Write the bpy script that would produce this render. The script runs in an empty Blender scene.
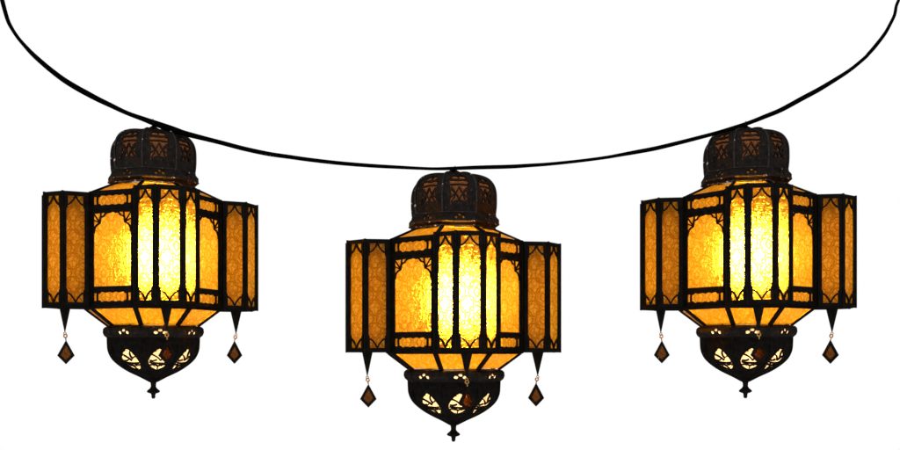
import bpy, bmesh, math, random
from math import sin, cos, pi, radians, atan2, hypot, tan
from mathutils import Vector

random.seed(7)
U = 0.002                    # one modelling unit is 2 mm
PHI = radians(8.0)           # direction the front bay faces, seen from the lantern's axis
E8 = pi / 8
S = bpy.context.scene
col = S.collection

# ------------------------------------------------------------------ materials
def nodes(name):
    m = bpy.data.materials.new(name); m.use_nodes = True
    nt = m.node_tree; nt.nodes.clear()
    out = nt.nodes.new('ShaderNodeOutputMaterial')
    return m, nt, out

def N(nt, typ, **kw):
    n = nt.nodes.new(typ)
    for k, v in kw.items():
        if hasattr(n, k) and not k.startswith('_'): setattr(n, k, v)
    return n

def metal(name, c1, c2, c3, rough=0.45, spec=0.2, wear_glint=0.62, scale=90, metallic=0.0):
    m, nt, out = nodes(name); L = nt.links.new
    tc = N(nt, 'ShaderNodeTexCoord')
    n1 = N(nt, 'ShaderNodeTexNoise'); n1.inputs['Scale'].default_value = scale; n1.inputs['Detail'].default_value = 6
    n2 = N(nt, 'ShaderNodeTexNoise'); n2.inputs['Scale'].default_value = scale * 2.7; n2.inputs['Detail'].default_value = 5
    L(tc.outputs['Object'], n1.inputs['Vector']); L(tc.outputs['Object'], n2.inputs['Vector'])
    r1 = N(nt, 'ShaderNodeValToRGB'); r1.color_ramp.elements[0].position = .35; r1.color_ramp.elements[1].position = .65
    r1.color_ramp.elements[0].color = (*c1, 1); r1.color_ramp.elements[1].color = (*c2, 1)
    r2 = N(nt, 'ShaderNodeValToRGB'); r2.color_ramp.elements[0].position = wear_glint; r2.color_ramp.elements[1].position = wear_glint + .06
    mx = N(nt, 'ShaderNodeMix', data_type='RGBA')
    L(n1.outputs['Fac'], r1.inputs['Fac']); L(n2.outputs['Fac'], r2.inputs['Fac'])
    L(r2.outputs['Color'], mx.inputs['Factor']); L(r1.outputs['Color'], mx.inputs['A']); mx.inputs['B'].default_value = (*c3, 1)
    rr = N(nt, 'ShaderNodeMapRange'); rr.inputs['To Min'].default_value = rough - .14; rr.inputs['To Max'].default_value = rough + .2
    L(n2.outputs['Fac'], rr.inputs['Value'])
    bp = N(nt, 'ShaderNodeBump'); bp.inputs['Strength'].default_value = .35; bp.inputs['Distance'].default_value = .0015
    L(n1.outputs['Fac'], bp.inputs['Height'])
    d = N(nt, 'ShaderNodeBsdfDiffuse'); g = N(nt, 'ShaderNodeBsdfGlossy'); a = N(nt, 'ShaderNodeMixShader')
    L(mx.outputs['Result'], d.inputs['Color']); L(bp.outputs['Normal'], d.inputs['Normal']); L(bp.outputs['Normal'], g.inputs['Normal'])
    L(rr.outputs['Result'], g.inputs['Roughness'])
    if metallic: L(mx.outputs['Result'], g.inputs['Color'])
    w = N(nt, 'ShaderNodeMapRange'); w.inputs['To Min'].default_value = spec * .6; w.inputs['To Max'].default_value = spec * 1.8
    L(n1.outputs['Fac'], w.inputs['Value']); L(w.outputs['Result'], a.inputs[0])
    L(d.outputs[0], a.inputs[1]); L(g.outputs[0], a.inputs[2]); L(a.outputs[0], out.inputs['Surface'])
    return m

def MATH(nt, op, a, b=None, c=None):
    n = nt.nodes.new('ShaderNodeMath'); n.operation = op
    for i, v in enumerate((a, b, c)):
        if v is None: continue
        if isinstance(v, (int, float)): n.inputs[i].default_value = v
        else: nt.links.new(v, n.inputs[i])
    return n.outputs[0]

def relief(nt, cell):
    """pressed ornament of the glass: quatrefoils on a diagonal lattice, scrolls between them. UV in modelling units"""
    L = nt.links.new
    uv = N(nt, 'ShaderNodeUVMap')
    wn = N(nt, 'ShaderNodeTexNoise'); wn.inputs['Scale'].default_value = .09; wn.inputs['Detail'].default_value = 2.5
    L(uv.outputs['UV'], wn.inputs['Vector'])
    off = N(nt, 'ShaderNodeVectorMath', operation='MULTIPLY_ADD')
    L(wn.outputs['Color'], off.inputs[0]); off.inputs[1].default_value = (4.5, 4.5, 0); L(uv.outputs['UV'], off.inputs[2])
    sp = N(nt, 'ShaderNodeSeparateXYZ'); L(off.outputs[0], sp.inputs[0])
    x = MATH(nt, 'DIVIDE', sp.outputs[0], cell); y = MATH(nt, 'DIVIDE', sp.outputs[1], cell * 1.25)
    def ring_set(ox, oy, lob, rad, w):
        fx = MATH(nt, 'ABSOLUTE', MATH(nt, 'SUBTRACT', MATH(nt, 'FRACT', MATH(nt, 'ADD', x, ox)), .5))
        fy = MATH(nt, 'ABSOLUTE', MATH(nt, 'SUBTRACT', MATH(nt, 'FRACT', MATH(nt, 'ADD', y, oy)), .5))
        mxx = MATH(nt, 'MAXIMUM', fx, fy); mnn = MATH(nt, 'MINIMUM', fx, fy)
        a = MATH(nt, 'SUBTRACT', mxx, lob)
        d = MATH(nt, 'SQRT', MATH(nt, 'ADD', MATH(nt, 'MULTIPLY', a, a), MATH(nt, 'MULTIPLY', mnn, mnn)))
        e = MATH(nt, 'ABSOLUTE', MATH(nt, 'SUBTRACT', d, rad))
        k = N(nt, 'ShaderNodeMapRange', interpolation_type='SMOOTHSTEP')
        L(e, k.inputs['Value']); k.inputs['From Min'].default_value = 0; k.inputs['From Max'].default_value = w
        k.inputs['To Min'].default_value = 1; k.inputs['To Max'].default_value = 0
        return k.outputs['Result']
    r1 = ring_set(0, 0, .2, .22, .05)
    r2 = ring_set(.5, .5, .16, .16, .05)
    r3 = ring_set(0, 0, .07, .09, .045)
    vz = N(nt, 'ShaderNodeTexVoronoi', feature='DISTANCE_TO_EDGE'); vz.inputs['Scale'].default_value = .24
    L(off.outputs[0], vz.inputs['Vector'])
    vr = N(nt, 'ShaderNodeMapRange', interpolation_type='SMOOTHSTEP'); L(vz.outputs['Distance'], vr.inputs['Value'])
    vr.inputs['From Min'].default_value = 0; vr.inputs['From Max'].default_value = .25
    vr.inputs['To Min'].default_value = .55; vr.inputs['To Max'].default_value = 0
    ns = N(nt, 'ShaderNodeTexNoise'); ns.inputs['Scale'].default_value = .4; ns.inputs['Detail'].default_value = 3
    ns.inputs['Distortion'].default_value = 1.2
    L(uv.outputs['UV'], ns.inputs['Vector'])
    h = MATH(nt, 'MAXIMUM', MATH(nt, 'MAXIMUM', r1, r2), MATH(nt, 'MAXIMUM', r3, vr.outputs['Result']))
    h = MATH(nt, 'ADD', h, MATH(nt, 'MULTIPLY', ns.outputs['Fac'], .55))
    return h, ns.outputs['Fac']

def glass(name, c_thin, c_thick, rough=.22, trans=.35, bump=.6, cell=15):
    m, nt, out = nodes(name); L = nt.links.new
    h, ns = relief(nt, cell)
    bp = N(nt, 'ShaderNodeBump'); bp.inputs['Strength'].default_value = bump; bp.inputs['Distance'].default_value = .00042
    L(h, bp.inputs['Height'])
    cr = N(nt, 'ShaderNodeMapRange'); L(h, cr.inputs['Value']); cr.inputs['From Min'].default_value = .3; cr.inputs['From Max'].default_value = 1.3
    mx = N(nt, 'ShaderNodeMix', data_type='RGBA'); L(cr.outputs['Result'], mx.inputs['Factor'])
    mx.inputs['A'].default_value = (*c_thin, 1); mx.inputs['B'].default_value = (*c_thick, 1)
    g = N(nt, 'ShaderNodeBsdfRefraction'); g.inputs['Roughness'].default_value = rough; g.inputs['IOR'].default_value = 1.45
    t = N(nt, 'ShaderNodeBsdfTranslucent')
    gl = N(nt, 'ShaderNodeBsdfGlossy'); gl.inputs['Roughness'].default_value = .25
    fr = N(nt, 'ShaderNodeFresnel'); fr.inputs['IOR'].default_value = 1.25
    for n in (g, t, gl, fr): L(bp.outputs['Normal'], n.inputs['Normal'])
    L(mx.outputs['Result'], g.inputs['Color']); L(mx.outputs['Result'], t.inputs['Color'])
    a = N(nt, 'ShaderNodeMixShader'); a.inputs[0].default_value = trans; L(g.outputs[0], a.inputs[1]); L(t.outputs[0], a.inputs[2])
    b = N(nt, 'ShaderNodeMixShader'); L(fr.outputs[0], b.inputs[0]); L(a.outputs[0], b.inputs[1]); L(gl.outputs[0], b.inputs[2])
    gl.inputs['Color'].default_value = (.2, .2, .2, 1)
    L(b.outputs[0], out.inputs['Surface'])
    return m

IRON = metal('dark_iron', (.0028, .0026, .0022), (.006, .0048, .0036), (.028, .012, .006), spec=.003, wear_glint=.66)
IRONWORN = metal('worn_iron', (.003, .0025, .002), (.010, .0055, .003), (.08, .035, .014), spec=.008, wear_glint=.64, rough=.38)
GLINT = metal('painted_glint_edge', (.003, .0025, .002), (.012, .008, .006), (.5, .46, .42), spec=.02, wear_glint=.63, rough=.3, scale=60)  # dark iron whose pale flecks are white glints painted into the colour
BRASS = metal('aged_brass', (.30, .15, .04), (.42, .24, .08), (.1, .05, .02), spec=.5, metallic=.6, scale=400)
RUBBER = metal('black_rubber', (.0008,) * 3, (.0012,) * 3, (.0012,) * 3, spec=.0005, rough=.7)
AMBER = glass('amber_glass', (1, .74, .21), (.60, .325, .016), trans=.046, bump=1, rough=.46, cell=18)
PLAINAMBER = glass('plain_amber_glass', (1, .71, .16), (.66, .36, .025), cell=20, bump=.7, trans=.08, rough=.4)
BROWN = glass('brown_glass', (.66, .44, .28), (.5, .3, .18), trans=.5)
DROPGLASS = glass('tea_glass', (.42, .24, .10), (.28, .14, .05), trans=.15, cell=9)
DULLBROWN = glass('dull_brown_glass', (.56, .37, .23), (.24, .13, .07), trans=.3, cell=7)
CREAM = glass('cream_glass', (1, .93, .78), (.93, .70, .46), trans=.3, cell=9)
def bulb_mat():
    m, nt, out = nodes('lit_bulb')
    e = N(nt, 'ShaderNodeEmission'); e.inputs['Color'].default_value = (1, .82, .58, 1); e.inputs['Strength'].default_value = BULB
    nt.links.new(e.outputs[0], out.inputs['Surface']); return m
BULB = 430
LIT = bulb_mat()

# ------------------------------------------------------------------ mesh tools
class MB:
    def __init__(s): s.v = []; s.f = []; s.uv = []
    def grid(s, fn, us, vs, t0, t1):
        """solid patch between two layers over a grid of parameter values"""
        base = len(s.v); nu, nv = len(us), len(vs)
        for t in (t0, t1):
            for v in vs:
                for u in us:
                    s.v.append(fn(u, v, t)); s.uv.append((u, v))
        I = lambda k, i, j: base + k * nu * nv + j * nu + i
        for j in range(nv - 1):
            for i in range(nu - 1):
                s.f.append((I(1, i, j), I(1, i + 1, j), I(1, i + 1, j + 1), I(1, i, j + 1)))
                s.f.append((I(0, i, j + 1), I(0, i + 1, j + 1), I(0, i + 1, j), I(0, i, j)))
        for i in range(nu - 1):
            s.f.append((I(0, i, 0), I(0, i + 1, 0), I(1, i + 1, 0), I(1, i, 0)))
            s.f.append((I(1, i, nv - 1), I(1, i + 1, nv - 1), I(0, i + 1, nv - 1), I(0, i, nv - 1)))
        for j in range(nv - 1):
            s.f.append((I(1, 0, j), I(1, 0, j + 1), I(0, 0, j + 1), I(0, 0, j)))
            s.f.append((I(0, nu - 1, j), I(0, nu - 1, j + 1), I(1, nu - 1, j + 1), I(1, nu - 1, j)))
    def holed(s, fn, x0, x1, y0, y1, hole, t0, t1, rings=1, extra=0):
        """solid rectangle with a star-shaped hole (list of points)"""
        cx = sum(p[0] for p in hole) / len(hole); cy = sum(p[1] for p in hole) / len(hole)
        ang = [atan2(p[1] - cy, p[0] - cx) for p in hole]
        cor = [atan2(y - cy, x - cx) for x in (x0, x1) for y in (y0, y1)]
        al = sorted(set([round(a, 5) for a in ang + cor] + [round(-pi + 2 * pi * k / extra, 5) for k in range(extra)] if extra else [round(a, 5) for a in ang + cor]))
        def rr(a):
            dx, dy = cos(a), sin(a); b = 1e9
            if dx > 1e-9: b = min(b, (x1 - cx) / dx)
            if dx < -1e-9: b = min(b, (x0 - cx) / dx)
            if dy > 1e-9: b = min(b, (y1 - cy) / dy)
            if dy < -1e-9: b = min(b, (y0 - cy) / dy)
            return b
        def rh(a):
            dx, dy = cos(a), sin(a); best = None
            for i in range(len(hole)):
                ax, ay = hole[i][0] - cx, hole[i][1] - cy; bx, by = hole[(i + 1) % len(hole)][0] - cx, hole[(i + 1) % len(hole)][1] - cy
                ex, ey = bx - ax, by - ay; den = dx * ey - dy * ex
                if abs(den) < 1e-12: continue
                r = (ax * ey - ay * ex) / den; q = (ax * dy - ay * dx) / den
                if r > 0 and -1e-4 <= q <= 1 + 1e-4: best = r if best is None else min(best, r)
            return best if best else .3
        base = len(s.v); n = len(al); R = rings + 1
        for t in (t0, t1):
            for k in range(R):
                w = k / rings
                for a in al:
                    r = rh(a) * (1 - w) + rr(a) * w
                    x, y = cx + r * cos(a), cy + r * sin(a)
                    s.v.append(fn(x, y, t)); s.uv.append((x, y))
        I = lambda l, k, i: base + l * n * R + k * n + i % n
        for k in range(rings):
            for i in range(n):
                s.f.append((I(1, k, i), I(1, k + 1, i), I(1, k + 1, i + 1), I(1, k, i + 1)))
                s.f.append((I(0, k, i + 1), I(0, k + 1, i + 1), I(0, k + 1, i), I(0, k, i)))
        for i in range(n):
            s.f.append((I(0, 0, i), I(1, 0, i), I(1, 0, i + 1), I(0, 0, i + 1)))
            s.f.append((I(1, R - 1, i), I(0, R - 1, i), I(0, R - 1, i + 1), I(1, R - 1, i + 1)))
    def ribbon(s, fn, pts, w, t0, t1, sub=1):
        P = []
        for i in range(len(pts) - 1):
            for k in range(sub):
                q = k / sub; P.append((pts[i][0] * (1 - q) + pts[i + 1][0] * q, pts[i][1] * (1 - q) + pts[i + 1][1] * q))
        P.append(pts[-1]); base = len(s.v); n = len(P)
        t1 += random.uniform(0, .12)
        for i, (x, y) in enumerate(P):
            a = P[max(i - 1, 0)]; b = P[min(i + 1, n - 1)]
            dx, dy = b[0] - a[0], b[1] - a[1]; l = hypot(dx, dy) or 1; nx, ny = -dy / l * w / 2, dx / l * w / 2
            for (sx, t) in ((1, t0), (1, t1), (-1, t1), (-1, t0)):
                s.v.append(fn(x + nx * sx, y + ny * sx, t)); s.uv.append((x, y))
        for i in range(n - 1):
            for k in range(4):
                a = base + i * 4 + k; b = base + i * 4 + (k + 1) % 4
                s.f.append((a, b, b + 4, a + 4))
        s.f.append((base + 3, base + 2, base + 1, base)); e = base + (n - 1) * 4; s.f.append((e, e + 1, e + 2, e + 3))
    def prism(s, fn, pts, t0, t1):
        base = len(s.v); n = len(pts)
        for t in (t0, t1):
            for (x, y) in pts: s.v.append(fn(x, y, t)); s.uv.append((x, y))
        s.f.append(tuple(base + n + i for i in range(n))); s.f.append(tuple(base + n - 1 - i for i in range(n)))
        for i in range(n):
            j = (i + 1) % n; s.f.append((base + i, base + j, base + n + j, base + n + i))
    def lathe(s, prof, n=8, rot=0.0, cx=0.0, cy=0.0, close=True):
        """prof: list of (r, z); a ring of n corners"""
        base = len(s.v); m = len(prof)
        for (r, z) in prof:
            for i in range(n):
                a = rot + 2 * pi * i / n
                s.v.append((cx + r * sin(a), cy - r * cos(a), z)); s.uv.append((i * 3, z))
        for j in range(m - 1):
            for i in range(n):
                k = (i + 1) % n
                s.f.append((base + j * n + i, base + j * n + k, base + (j + 1) * n + k, base + (j + 1) * n + i))
        if close:
            s.f.append(tuple(base + i for i in reversed(range(n)))); s.f.append(tuple(base + (m - 1) * n + i for i in range(n)))
    def tube(s, pts, rad, n=8, cyclic=False):
        base = len(s.v); m = len(pts); P = [Vector(p) for p in pts]
        rads = rad if isinstance(rad, (list, tuple)) else [rad] * m
        for i in range(m):
            a = P[(i - 1) % m] if (cyclic or i) else P[0]; b = P[(i + 1) % m] if (cyclic or i < m - 1) else P[-1]
            d = (b - a).normalized(); up = Vector((0, 1, 0)) if abs(d.y) < .9 else Vector((1, 0, 0))
            x = d.cross(up).normalized(); y = d.cross(x)
            for k in range(n):
                q = 2 * pi * k / n; p = P[i] + (x * cos(q) + y * sin(q)) * rads[i]
                s.v.append(tuple(p)); s.uv.append((k, i))
        for i in range(m if cyclic else m - 1):
            j = (i + 1) % m
            for k in range(n):
                l = (k + 1) % n; s.f.append((base + i * n + k, base + i * n + l, base + j * n + l, base + j * n + k))
        if not cyclic:
            s.f.append(tuple(base + k for k in reversed(range(n)))); s.f.append(tuple(base + (m - 1) * n + k for k in range(n)))
    def build(s, name, mat, parent=None, smooth=False, recalc=True):
        me = bpy.data.meshes.new(name)
        me.from_pydata([(x * U, y * U, z * U) for x, y, z in s.v], [], s.f)
        uvl = me.uv_layers.new(name='UVMap')
        for lp in me.loops: uvl.data[lp.index].uv = s.uv[lp.vertex_index]
        if recalc:
            bm = bmesh.new(); bm.from_mesh(me); bmesh.ops.recalc_face_normals(bm, faces=bm.faces); bm.to_mesh(me); bm.free()
        if smooth:
            me.polygons.foreach_set('use_smooth', [True] * len(me.polygons))
        me.materials.append(mat); me.update()
        o = bpy.data.objects.new(name, me); col.objects.link(o)
        if parent: o.parent = parent
        return o

def lin(a, b, n): return [a + (b - a) * i / n for i in range(n + 1)]

def flatmap(A, B):
    """upright face from plan point A to plan point B (seen from outside left to right); u along from the middle, v up, t outward"""
    ax, ay = A; bx, by = B; l = hypot(bx - ax, by - ay); dx, dy = (bx - ax) / l, (by - ay) / l
    nx, ny = dy, -dx; mx, my = (ax + bx) / 2, (ay + by) / 2
    return (lambda u, v, t: (mx + dx * u + nx * t, my + dy * u + ny * t, v)), l

def at(a, u, w):
    """plan point: direction a, u along the tangent, w outward"""
    return (u * cos(a) + w * sin(a), u * sin(a) - w * cos(a))

def facet(prof, a):
    """one of eight faces of a faceted body: prof is a list of (z, R corner radius); v is 0..len-1 by profile length"""
    acc = [0]
    for i in range(len(prof) - 1): acc.append(acc[-1] + hypot(prof[i + 1][0] - prof[i][0], prof[i + 1][1] - prof[i][1]))
    r0 = max(p[1] for p in prof)
    def fn(u, v, t):
        v = min(max(v, 0), acc[-1]); i = 0
        while i < len(acc) - 2 and v > acc[i + 1]: i += 1
        q = (v - acc[i]) / (acc[i + 1] - acc[i]); z = prof[i][0] * (1 - q) + prof[i + 1][0] * q; R = prof[i][1] * (1 - q) + prof[i + 1][1] * q
        dz = prof[i + 1][0] - prof[i][0]; dR = (prof[i + 1][1] - prof[i][1]) * cos(E8); l = hypot(dz, dR)
        s = abs(dz) / l; c = -dR / l if dz > 0 else dR / l
        u = u * (R + t * s) / r0
        x, y = at(a, u, R * cos(E8) + t * s)
        return (x, y, z + t * c)
    return fn, r0 * sin(E8), acc

def smoothprof(pts, n=4):
    out = []
    P = [pts[0]] + list(pts) + [pts[-1]]
    for i in range(1, len(P) - 2):
        for k in range(n):
            t = k / n; o = []
            for c in (0, 1):
                p0, p1, p2, p3 = P[i - 1][c], P[i][c], P[i + 1][c], P[i + 2][c]
                o.append(.5 * (2 * p1 + (p2 - p0) * t + (2 * p0 - 5 * p1 + 4 * p2 - p3) * t * t + (3 * p1 - p0 - 3 * p2 + p3) * t ** 3))
            out.append(tuple(o))
    out.append(pts[-1]); return out

def ellipse(cx, cy, a, b, n=20): return [(cx + a * cos(2 * pi * k / n), cy + b * sin(2 * pi * k / n)) for k in range(n)]
def arc(p, q, bulge, n=5):
    """curve from p to q, bulging to the left of the way"""
    dx, dy = q[0] - p[0], q[1] - p[1]; out = []
    for k in range(n + 1):
        t = k / n; h = 4 * t * (1 - t) * bulge; out.append((p[0] + dx * t - dy * h, p[1] + dy * t + dx * h))
    return out

# ------------------------------------------------------------------ the lantern
def empty(name, loc, rz=0, sc=1):
    o = bpy.data.objects.new(name, None); col.objects.link(o); o.location = loc; o.rotation_euler = (0, 0, rz); o.scale = (sc,) * 3
    o.empty_display_size = .05; return o

H = 108.0
def make_lantern():
    root = empty('lantern', (0, 0, 0))
    # --- top knob, its loop, dome
    b = MB(); b.lathe([(9, 174), (9.5, 176), (7.5, 178), (6.4, 180), (4.2, 181.2), (2, 182.8)], 20); b.build('knob', IRON, root, smooth=True)
    prof = smoothprof([(134.5, 42), (141, 42.8), (148, 43.2), (158, 42.8), (165, 40.6), (170.6, 36), (174.2, 29), (176.4, 20), (177.4, 9)], 4)
    b = MB(); G8 = []
    for k in range(8):
        fn, hs, acc = facet(prof, PHI + k * pi / 4); T = acc[-1]
        # window: square lattice below, tapering lancet above
        half = [(9.2, 9), (8, 14), (7.6, 18), (8.4, 23), (9.6, 26.5), (9.2, 28.5), (9.8, 31), (9.4, 34), (7.2, 38), (4.4, 41), (1.8, 43.2)]
        hole = half + [(-x, y) for x, y in reversed(half)] + [(-4.5, 11.2), (0, 12), (4.5, 11.2)]
        b.holed(fn, -hs, hs, 0, T, hole, -1.6, 0, rings=5, extra=36)
        for pts in (
                    arc((-8.2, 21.5), (0, 11.5), .1), arc((0, 11.5), (8.2, 21.5), .1), arc((-8.2, 14.5), (0, 24.5), -.1), arc((0, 24.5), (8.2, 14.5), -.1),
                    arc((-9.5, 26.2), (9.5, 26.2), .04, 6), arc((-9.5, 31.5), (9.5, 31.5), .06, 6), arc((-9, 34.5), (0, 31.5), -.1), arc((0, 31.5), (9, 34.5), -.1), [(0, 31.5), (0, 43)], arc((-8, 10), (-8, 24), -.28, 6), arc((8, 10), (8, 24), .28, 6), arc((-9, 36), (0, 38.5), .2), arc((0, 38.5), (9, 36), .2)):
            b.ribbon(fn, pts, 1.45, -1.4, .15)
        # beaded seam along each corner
        g = MB(); g.grid(fn, [-11.5, 0, 11.5], lin(7, 44, 8), -3.2, -1.9); G8.append(g)
    dome = b.build('dome', IRONWORN, root)
    for g in G8: g.build('dome_glass', DULLBROWN, dome)
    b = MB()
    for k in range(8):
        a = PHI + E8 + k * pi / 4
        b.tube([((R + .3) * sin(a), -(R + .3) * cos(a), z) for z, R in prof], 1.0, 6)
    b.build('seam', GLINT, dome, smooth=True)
    # --- collar under the dome, pierced with petals
    prof = [(126, 46.6), (130.4, 46.6), (134.8, 42.8)]
    b = MB(); G8 = []
    prof2 = [(121.2, 41.2), (125.8, 46.4)]
    for k in range(8):
        fn, hs, acc = facet(prof, PHI + k * pi / 4); T = acc[-1]
        xs = [-hs, -5.4, -1.8, 1.8, 5.4, hs]
        for i in range(5):
            x0, x1 = xs[i], xs[i + 1]; xm = (x0 + x1) / 2
            if i in (0, 4): b.grid(fn, [x0, x1], [0, acc[1], T], -1.4, 0); continue
            cyy = 6.6 if i == 2 else 3.9
            b.holed(fn, x0, x1, 0, T, ellipse(xm, cyy, 1.45, 1.9, 12), -1.4, 0, rings=2, extra=12)
        g = MB(); g.grid(fn, [-6.5, 6.5], [.8, acc[1], T - .8], -2.9, -1.7); G8.append(g)
        fn, hs, acc = facet(prof2, PHI + k * pi / 4); b.grid(fn, [-hs, 0, hs], [0, acc[1]], -1.4, 0)
    collar = b.build('collar', IRONWORN, root)
    for g in G8: g.build('collar_glass', AMBER, collar)
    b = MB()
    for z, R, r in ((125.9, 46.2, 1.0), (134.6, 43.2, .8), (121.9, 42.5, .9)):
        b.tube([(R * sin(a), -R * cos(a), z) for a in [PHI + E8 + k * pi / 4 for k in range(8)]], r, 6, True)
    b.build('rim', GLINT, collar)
        # --- glass roof
    def skirt(z0, R0, z1, R1, nm, ribname, ribw, mat):
        rb = MB()
        for k in range(8):
            fn, hs, acc = facet([(z0, R0), (z1, R1)], PHI + k * pi / 4); T = acc[-1]; p = MB()
            p.grid(fn, lin(-hs + 2.2, hs - 2.2, 4), lin(.6, T - .6, 3), -2.4, -1.2)
            p.build(nm, mat, root)
            a = PHI + E8 + k * pi / 4; d = 1 if z1 > z0 else -1
            rb.ribbon(lambda u, v, t, a=a: (lambda q: (q[0], q[1], v))(at(a, t, u)), [(R0 - 1.2, z0 + .2 * d), (R1 - 1, z1)], 2.0, -ribw / 2, ribw / 2)
            rb.grid(fn, [-hs + .5, hs - .5], [0, 1.5], -2.2, .1)
        rb.build(ribname, IRON, root)
    skirt(H + .8, 69.5, 121.6, 41.5, 'roof_pane', 'roof_ribs', 2.6, PLAINAMBER)
    # --- octagonal body: corner posts and the four flat sides
    b = MB()
    for k in range(8):
        a = PHI + E8 + k * pi / 4; x, y = 70 * sin(a), -70 * cos(a)
        b.tube([(x, y, -.5), (x, y, H + .5)], 1.7, 8)
    for z in (-.4, H + .4):
        b.tube([(70 * sin(a), -70 * cos(a), z) for a in [PHI + E8 + k * pi / 4 for k in range(8)]], 1.3, 6, True)
    b.build('body_frame', IRON, root, smooth=True)
    for k in range(4):
        a = PHI + pi / 4 + k * pi / 2
        hs = 70 * sin(E8)
        fn, L = flatmap(at(a, -hs, 64.67), at(a, hs, 64.67))
        b = MB(); W = 22.2
        def cart(v0, v1):
            m = (v0 + v1) / 2; hh = (v1 - v0) / 2
            top = [(x, v1 - .3 + .9 * abs(sin((x + 16) * pi / 8)) - (.9 if abs(x) > 14 else 0)) for x in lin(-W, W, 26)]
            return top + [(x, 2 * m - y) for x, y in reversed(top)]
        # frame pieces stacked up the side
        b.holed(fn, -hs, hs, 0, 16.4, cart(5, 13), -1.2, 0)
        arch = [(-W, 19), (W, 19), (W, 88)] + [(14, 88.2), (9, 88.6), (4, 87.8), (0, 88.8), (-4, 87.8), (-9, 88.6), (-14, 88.2)] + [(-W, 88)]
        b.holed(fn, -hs, hs, 16.4, 93, arch, -1.2, 0)
        b.holed(fn, -hs, hs, 93, H, cart(96.2, 104.4), -1.2, 0)
        for v0, v1 in ((3.6, 14.4), (95, 105.6)):
            m = (v0 + v1) / 2
            for sx in (-1, 1):
                b.ribbon(fn, [(sx * (17.4 + .5 * cos(q)), m + (v1 - v0) / 2 * q / 1.5) for q in lin(-1.5, 1.5, 6)], 1.5, -1.3, .2)
        for sx in (-1, 1):
            Z = 3.4
            lobes = arc((sx * W, 66 + Z), (sx * 14.8, 75.5 + Z), -.2 * sx, 4) + arc((sx * 14.8, 75.5 + Z), (sx * 10, 82 + Z), -.28 * sx, 4)[1:] + arc((sx * 10, 82 + Z), (sx * 3.5, 85 + Z), -.2 * sx, 4)[1:]
            b.ribbon(fn, lobes, 1.3, -1.3, .2)
            for q in ([(sx * W, 78.5 + Z), (sx * 14.8, 75.5 + Z)], [(sx * W, 84.6 + Z), (sx * 14.8, 75.5 + Z)], [(sx * 14.8, 75.5 + Z), (sx * 13.6, 85 + Z)]):
                b.ribbon(fn, q, .95, -1.3, .2)
        # raised border round the main opening and the edges
        for q in ([(-W - 1.2, 17.8), (W + 1.2, 17.8)], [(-W - 1.2, 92.6), (W + 1.2, 92.6)], [(-W - 1.6, 1), (-W - 1.6, H - 1)], [(W + 1.6, 1), (W + 1.6, H - 1)], [(-hs + 3, 1.2), (hs - 3, 1.2)], [(-hs + 3, H - 1.2), (hs - 3, H - 1.2)]):
            b.ribbon(fn, q, 1.3, -.4, .9)
        sp = b.build('side_panel', IRON, root)
        for v0, v1 in ((2.5, 15.2), (17.4, 90.5), (94.6, 106.4)):
            p = MB(); p.grid(fn, lin(-23.6, 23.6, 5), lin(v0, v1, 6), -3, -1.6); p.build('pane', AMBER, sp)
    # --- four projecting bays
    PL = [(-30, 66), (-30, 90), (-13, 106), (13, 106), (30, 90), (30, 66)]
    for k in range(4):
        a = PHI + k * pi / 2
        b = MB(); panes = []
        for i in range(5):
            fn, L = flatmap(at(a, *PL[i]), at(a, *PL[i + 1])); hs = L / 2
            off = 0
            wm = hs - 3.7; we = wm - 1.3
            up = [(wm, 60), (wm, 90), (wm - .2, 92), (we + .3, 93), (we + .2, 94.5), (we, 96), (we, H - 3.8)]
            hole = [(x, y) for x, y in up] + [(-x, y) for x, y in reversed(up)]
            dn = [(-x, H - y) for x, y in up]; hole += dn + [(-x, y) for x, y in reversed(dn)]
            b.holed(fn, -hs, hs, 0, H, hole, -1.3, 0)
            for sgn in (0, 1):
                Y = (lambda y: H - y) if sgn else (lambda y: y)
                for sx in (-1, 1):
                    pts = [(sx * we, Y(95.4)), (sx * we * .62, Y(97.4)), (sx * we * .3, Y(100.2)), (0, Y(H - 3.6))]
                    b.ribbon(fn, pts, 1.5, -1.35, .15)
            # fine raised beads beside each post
            for sx in (-1, 1): b.ribbon(fn, [(sx * (hs - 2.2), 2), (sx * (hs - 2.2), H - 2)], .9, -.3, .55)
            b.ribbon(fn, [(-hs + 1.2, 1.3), (hs - 1.2, 1.3)], 1.2, -.3, .6); b.ribbon(fn, [(-hs + 1.2, H - 1.3), (hs - 1.2, H - 1.3)], 1.2, -.3, .6)
            p = MB(); p.grid(fn, lin(-hs + 1.9, hs - 1.9, 3), lin(1.6, H - 1.6, 8), -3, -1.6); panes.append(p)
        for (u, w) in PL[1:5]:
            x, y = at(a, u, w); b.tube([(x, y, -.6), (x, y, H + .6)], 1.15, 8)
        for z0, z1 in ((H - .9, H + .5), (-.5, .9)):
            b.prism(lambda u, v, t, a=a: (*at(a, u, v), t), [(-28.8, 66), (-28.8, 89.4), (-12.4, 104.9), (12.4, 104.9), (28.8, 89.4), (28.8, 66)], z0, z1)
        bay = b.build('bay', IRON, root)
        for p in panes: p.build('pane', AMBER, bay)
        # --- spike and drop under the bay
        b = MB(); x, y = at(a, 0, 86)
        sp = [(7.2, .2), (6.6, -1.6), (.55, -23.5), (.3, -24.2)]
        b.lathe(sp, 4, a + pi / 4 * 0 + pi / 4, x, y)
        b.build('spike', IRON, root)
        tw = (.25, -.35, .5, .1)[k]; sw = (1.5, -3.2, 1.0, 2.0)[k]        # each drop hangs with its own twist and sway
        b = MB(); b.tube([(x + 1.2 * cos(q), y, -25.2 + 1.2 * sin(q)) for q in [2 * pi * j / 12 for j in range(12)]], .4, 6, True)
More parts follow.
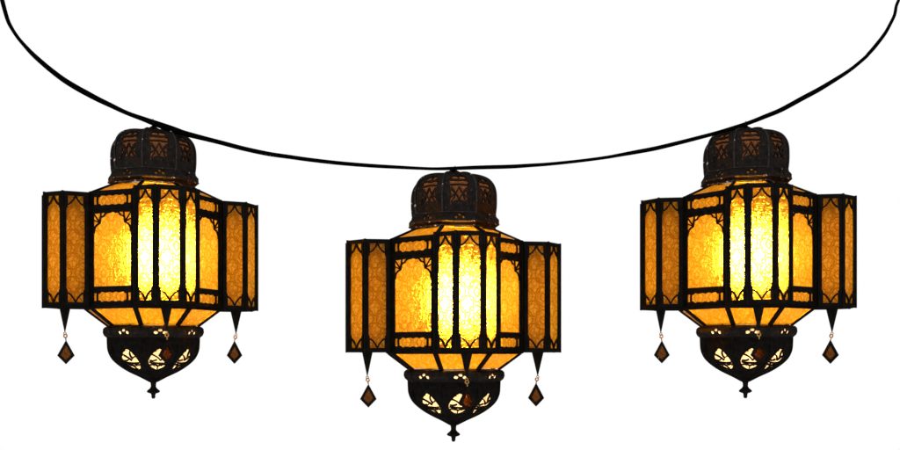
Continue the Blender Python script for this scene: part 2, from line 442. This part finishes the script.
        b.tube([(x + .4 * sw * .6 + 1.5 * cos(q), y + .3 * cos(q), -27.6 + 1.6 * sin(q)) for q in [2 * pi * j / 12 for j in range(12)]], .65, 6, True)
        b.tube([(x + sw * .3, y, -28.6), (x + sw * .5, y, -32)], .6, 6)
        b.build('link', BRASS, root, smooth=True)
        ox = x + sw * .5
        ca, sa = cos(tw), sin(tw)
        fn = lambda u, v, t: (ox + u * ca - t * sa, y + u * sa + t * ca, v)
        kite = [(0, -31.5), (8.2, -46.5), (0, -55), (-8.2, -46.5)]
        inner = [(0, -36.5), (5, -46), (0, -51), (-5, -46)]
        b = MB(); n = 4; base = 0
        for t in (-1.2, 1.2):
            for P in (kite, inner):
                for (u, v) in P: b.v.append(fn(u, v, t)); b.uv.append((u, v))
        for i in range(4):
            j = (i + 1) % 4
            b.f += [(i, j, 4 + j, 4 + i), (8 + i, 12 + i, 12 + j, 8 + j), (i, 8 + i, 8 + j, j), (4 + i, 4 + j, 12 + j, 12 + i)]
        dr = b.build('drop', IRON, root)
        b = MB(); b.prism(fn, [(0, -36), (5.3, -46), (0, -51.4), (-5.3, -46)], -.6, .6); b.build('drop_glass', DROPGLASS, dr)
    # --- lower glass skirt
    skirt(-1.2, 69.5, -17.5, 47, 'lower_pane', 'lower_ribs', 4.2, PLAINAMBER)
    # --- bowl
    prof = [(-17.2, 47), (-18.2, 50), (-20, 51.8), (-23.5, 52.2), (-26.5, 51), (-29, 48)]
    b = MB(); G8 = []
    for k in range(8):
        fn, hs, acc = facet(prof, PHI + k * pi / 4); T = acc[-1]
        b.grid(fn, [-hs, 0, hs], acc[:3], -1.2, 0)
        fn2 = lambda u, v, t, fn=fn, o=acc[2]: fn(u, v + o, t)
        T2 = T - acc[2]; xs = [-hs, -6.6, -2.2, 2.2, 6.6, hs]
        for i in range(5):
            x0, x1 = xs[i], xs[i + 1]; xm = (x0 + x1) / 2
            if i in (0, 4): b.grid(fn2, [x0, x1], [c - acc[2] for c in acc[2:]], -1.2, 0); continue
            b.holed(fn2, x0, x1, 0, T2, ellipse(xm, 2.2 if i == 2 else 4.7, 2.1, 1.75, 12), -1.2, 0, rings=2, extra=12)
        g = MB(); g.grid(fn2, [-8, 8], [.4, T2 / 2, T2 - .8], -2.6, -1.5); G8.append(g)
    rim = b.build('bowl_rim', IRONWORN, root)
    for g in G8: g.build('rim_glass', CREAM, rim)
    prof = smoothprof([(-29, 47.2), (-35, 47), (-41, 46.4), (-47, 44), (-52, 40), (-57.5, 33), (-62.5, 24.5), (-67.5, 13.5), (-72.5, 3.6)], 3)
    b = MB(); G8 = []
    for k in range(8):
        fn, hs, acc = facet(prof, PHI + k * pi / 4); T = acc[-1]
        # pointed-oval window low on each face
        hw = lambda q: 9.6 * sin(pi * q) ** .62 * (1 + .5 * q); V = lambda q: 11 + 30.5 * q
        hole = [(0, V(0))] + [(hw(q), V(q)) for q in lin(.05, .95, 10)] + [(0, V(1))] + [(-hw(q), V(q)) for q in reversed(lin(.05, .95, 10))]
        b.holed(fn, -hs, hs, 0, T, hole, -1.5, 0, rings=4, extra=32)
        for pts in (arc((-8.5, 17), (2, 24.5), -.1), arc((2, 24.5), (9.5, 19), -.1), arc((-11, 27), (11, 28), .06, 6), arc((-10.5, 24.5), (-2, 23.5), .1),
                    arc((-11, 31.5), (0, 33.5), -.15), arc((0, 33.5), (11, 31.5), -.15), [(0, 33.5), (0, 40)], arc((-11, 20), (-3, 13), -.15), arc((4, 13), (5, 22), .2), [(-5, 27.5), (-5, 33)], [(5, 28), (5, 33)]):
            b.ribbon(fn, pts, 1.25, -1.35, .15)
        g = MB(); g.grid(fn, [-12, 0, 12], lin(8, 44, 12), -3, -1.8); G8.append(g)
        b.ribbon(fn, [(-15, 3.4), (15, 3.4)], 1.0, -.4, .5)
    bowl = b.build('bowl', IRON, root)
    for g in G8: g.build('bowl_glass', CREAM, bowl)
    b = MB()
    for k in range(8):
        a = PHI + E8 + k * pi / 4
        b.tube([((R + .1) * sin(a), -(R + .1) * cos(a), z) for z, R in prof], .8, 6)
    b.build('seam', IRON, bowl, smooth=True)
    # --- finial
    b = MB(); b.lathe([(3.8, -72), (2.8, -74.5), (2.6, -77.5), (3.6, -79.3), (6.4, -81.6), (6.7, -82.8), (5.2, -83.8), (2.5, -84.6), (2.0, -86.5), (2.1, -88), (1.2, -89.6)], 18)
    b.build('finial', IRON, root, smooth=True)
    # --- lamp inside
    b = MB(); bx = 4; b.lathe([(1.2, 88), (1.2, 174)], 10, 0, bx, 0); b.lathe([(5, 75), (5.5, 77), (5.5, 86), (3, 89)], 14, 0, bx, 0)
    b.build('lamp_holder', IRON, root)
    b = MB(); b.lathe([(2, 34), (7, 36), (11, 40), (13.5, 47), (13, 55), (11, 62), (8, 68), (6, 73), (5, 76)], 24, 0, bx, 0)
    b.build('bulb', LIT, root, smooth=True)
    return root

CABLE_FWD = 20.0; HOR = 355.0
def copy_tree(o, parent=None):
    c = o.copy(); col.objects.link(c)
    if parent: c.parent = parent
    for ch in list(o.children): copy_tree(ch, c)
    return c

lantern = make_lantern()
left = copy_tree(lantern); right = copy_tree(lantern)
D = 1000.0
def place(o, px, dz, sc, tall):
    X = px - 450
    o.location = (X * U, 0, dz * U); o.rotation_euler = (0, 0, -math.atan(X / D)); o.scale = (sc, sc, tall)      # hand-made: the outer two are a little slimmer
place(lantern, 453.5, 0, 1, 1)
place(left, 153.4, 43.0, .962, 1)
place(right, 745.4, 43.4, .964, 1)
G = 'ornate lanterns hung along the cable'
for o, lab in ((lantern, 'black iron lantern with glowing amber glass, hanging lowest between the other two'),
               (left, 'glowing amber glass and black iron lantern hanging at the left end of the sagging cable'),
               (right, 'glowing amber glass and black iron lantern hanging at the right end of the sagging cable')):
    o['label'] = lab; o['category'] = 'lantern'; o['group'] = G

# ------------------------------------------------------------------ the cable
P = [(-6, -34, 2.6), (-1, -14, 2.6), (2.6, 2, 2.4), (7.7, 20, 2.1), (12.5, 29.5, 2.0), (18.2, 38, 1.7), (25, 46, 2.0), (33, 54.5, 2.5), (43, 63.5, 2.7), (52, 71, 2.6), (64, 80, 2.9), (77, 88, 3.1), (88, 94, 3.0),
     (98, 99.3, 2.9), (111, 105.5, 2.6), (122, 110.8, 2.3), (131, 114.6, 2.2), (142, 118.5, 2.6), (153, 122.6, 3.0), (166, 127.2, 3.7), (175, 130.4, 3.6), (183, 133, 3.3), (200, 137.4, 2.4), (220, 142.4, 2.4), (244, 148.7, 2.5),
     (268, 153.8, 2.4), (290, 157, 2.2), (310, 159.8, 2.1), (340, 163.2, 2.2), (371, 165.7, 2.0), (400, 167.3, 1.9), (420, 168.3, 1.5), (436, 168.8, 1.6), (455, 168.3, 1.9), (480, 167.4, 2.2), (510, 166.6, 2.2), (530, 165.4, 1.9), (549, 164.1, 1.8),
     (578, 161.1, 1.7), (605, 157.6, 1.6), (622, 154.6, 1.9), (637, 151.9, 2.3), (655, 148.5, 2.3), (676, 143.5, 2.2), (696, 138.4, 2.1), (715, 133.4, 2.1), (732, 128.3, 2.0), (749, 122.8, 2.2), (765, 116.5, 2.3), (781, 109.9, 2.5), (803, 98, 2.6),
     (818, 90, 2.5), (833, 81, 2.3), (850, 70, 1.9), (864.4, 58.2, 1.6), (869, 53.3, 2.1), (875, 46.5, 2.0), (884.4, 34.3, 1.9), (890, 24.5, 1.7), (894.5, 15, 1.7), (896.3, 6, 1.8), (899, -1, 1.4), (903, -16, 2.0), (906, -36, 2.2)]
fine = smoothprof([(x, y) for x, y, r in P], 5); rad = smoothprof([(r, 0) for x, y, r in P], 5)
rad = [(sum(q[0] for q in rad[max(0, i - 6):i + 7]) / len(rad[max(0, i - 6):i + 7]), 0) for i in range(len(rad))]
k = (D - CABLE_FWD) / D
b = MB(); b.tube([((x - 450) * k, -CABLE_FWD, (HOR - y) * k + 352 - HOR) for x, y in fine], [max(r[0] * .93, .8) for r in rad], 10)
cable = b.build('cable', RUBBER, None, smooth=True)
from mathutils import Matrix
for o in (lantern, left, right):
    M = Matrix.Translation(o.location) @ o.rotation_euler.to_matrix().to_4x4() @ Matrix.Diagonal((*o.scale, 1)); Mi = M.inverted()
    # where the cable passes in front of this lantern's knob
    pts = [(Vector(((x - 450) * k * U, -CABLE_FWD * U, ((HOR - y) * k + 352 - HOR) * U)), r[0]) for (x, y), r in zip(fine, rad)]
    i = min(range(len(pts)), key=lambda i: abs((Mi @ pts[i][0]).x))
    c = (Mi @ pts[i][0]) / U; r = pts[i][1] / o.scale[0] + .1
    b = MB(); b.tube([(0, 0, 176), (0, -5, 178.5), (0, c.y + r, c.z)], 1.5, 8)
    b.tube([(c.x, c.y + r * cos(q), c.z + r * sin(q)) for q in [2 * pi * j / 20 for j in range(20)]], .45, 8, True)
    b.build('hanging_loop', IRON, o, smooth=True)
cable['label'] = 'thin black cable sagging across the whole picture with the lanterns hung on it'; cable['category'] = 'cable'

# ------------------------------------------------------------------ white surroundings, camera
w = bpy.data.worlds.new('World'); S.world = w; w.use_nodes = True
bg = w.node_tree.nodes.get('Background') or w.node_tree.nodes.new('ShaderNodeBackground')
bg.inputs['Color'].default_value = (1, 1, 1, 1); bg.inputs['Strength'].default_value = 1.0

cam = bpy.data.cameras.new('camera'); co = bpy.data.objects.new('camera', cam); col.objects.link(co)
co.location = (0, -D * U, (352 - HOR) * U); co.rotation_euler = (pi / 2, 0, 0)
cam.sensor_width = 36; cam.lens = 36 * D / 900; cam.shift_y = (HOR - 225) / 900
cam.clip_start = .01; cam.clip_end = 100
S.camera = co
S.view_settings.view_transform = 'Standard'; S.view_settings.look = 'None'; S.view_settings.exposure = 0; S.view_settings.gamma = 1
S.render.engine = 'CYCLES'
S.cycles.max_bounces = 14; S.cycles.transmission_bounces = 12; S.cycles.diffuse_bounces = 5; S.cycles.glossy_bounces = 4
S.cycles.sample_clamp_indirect = 0
S.cycles.use_denoising = True
S.render.film_transparent = False
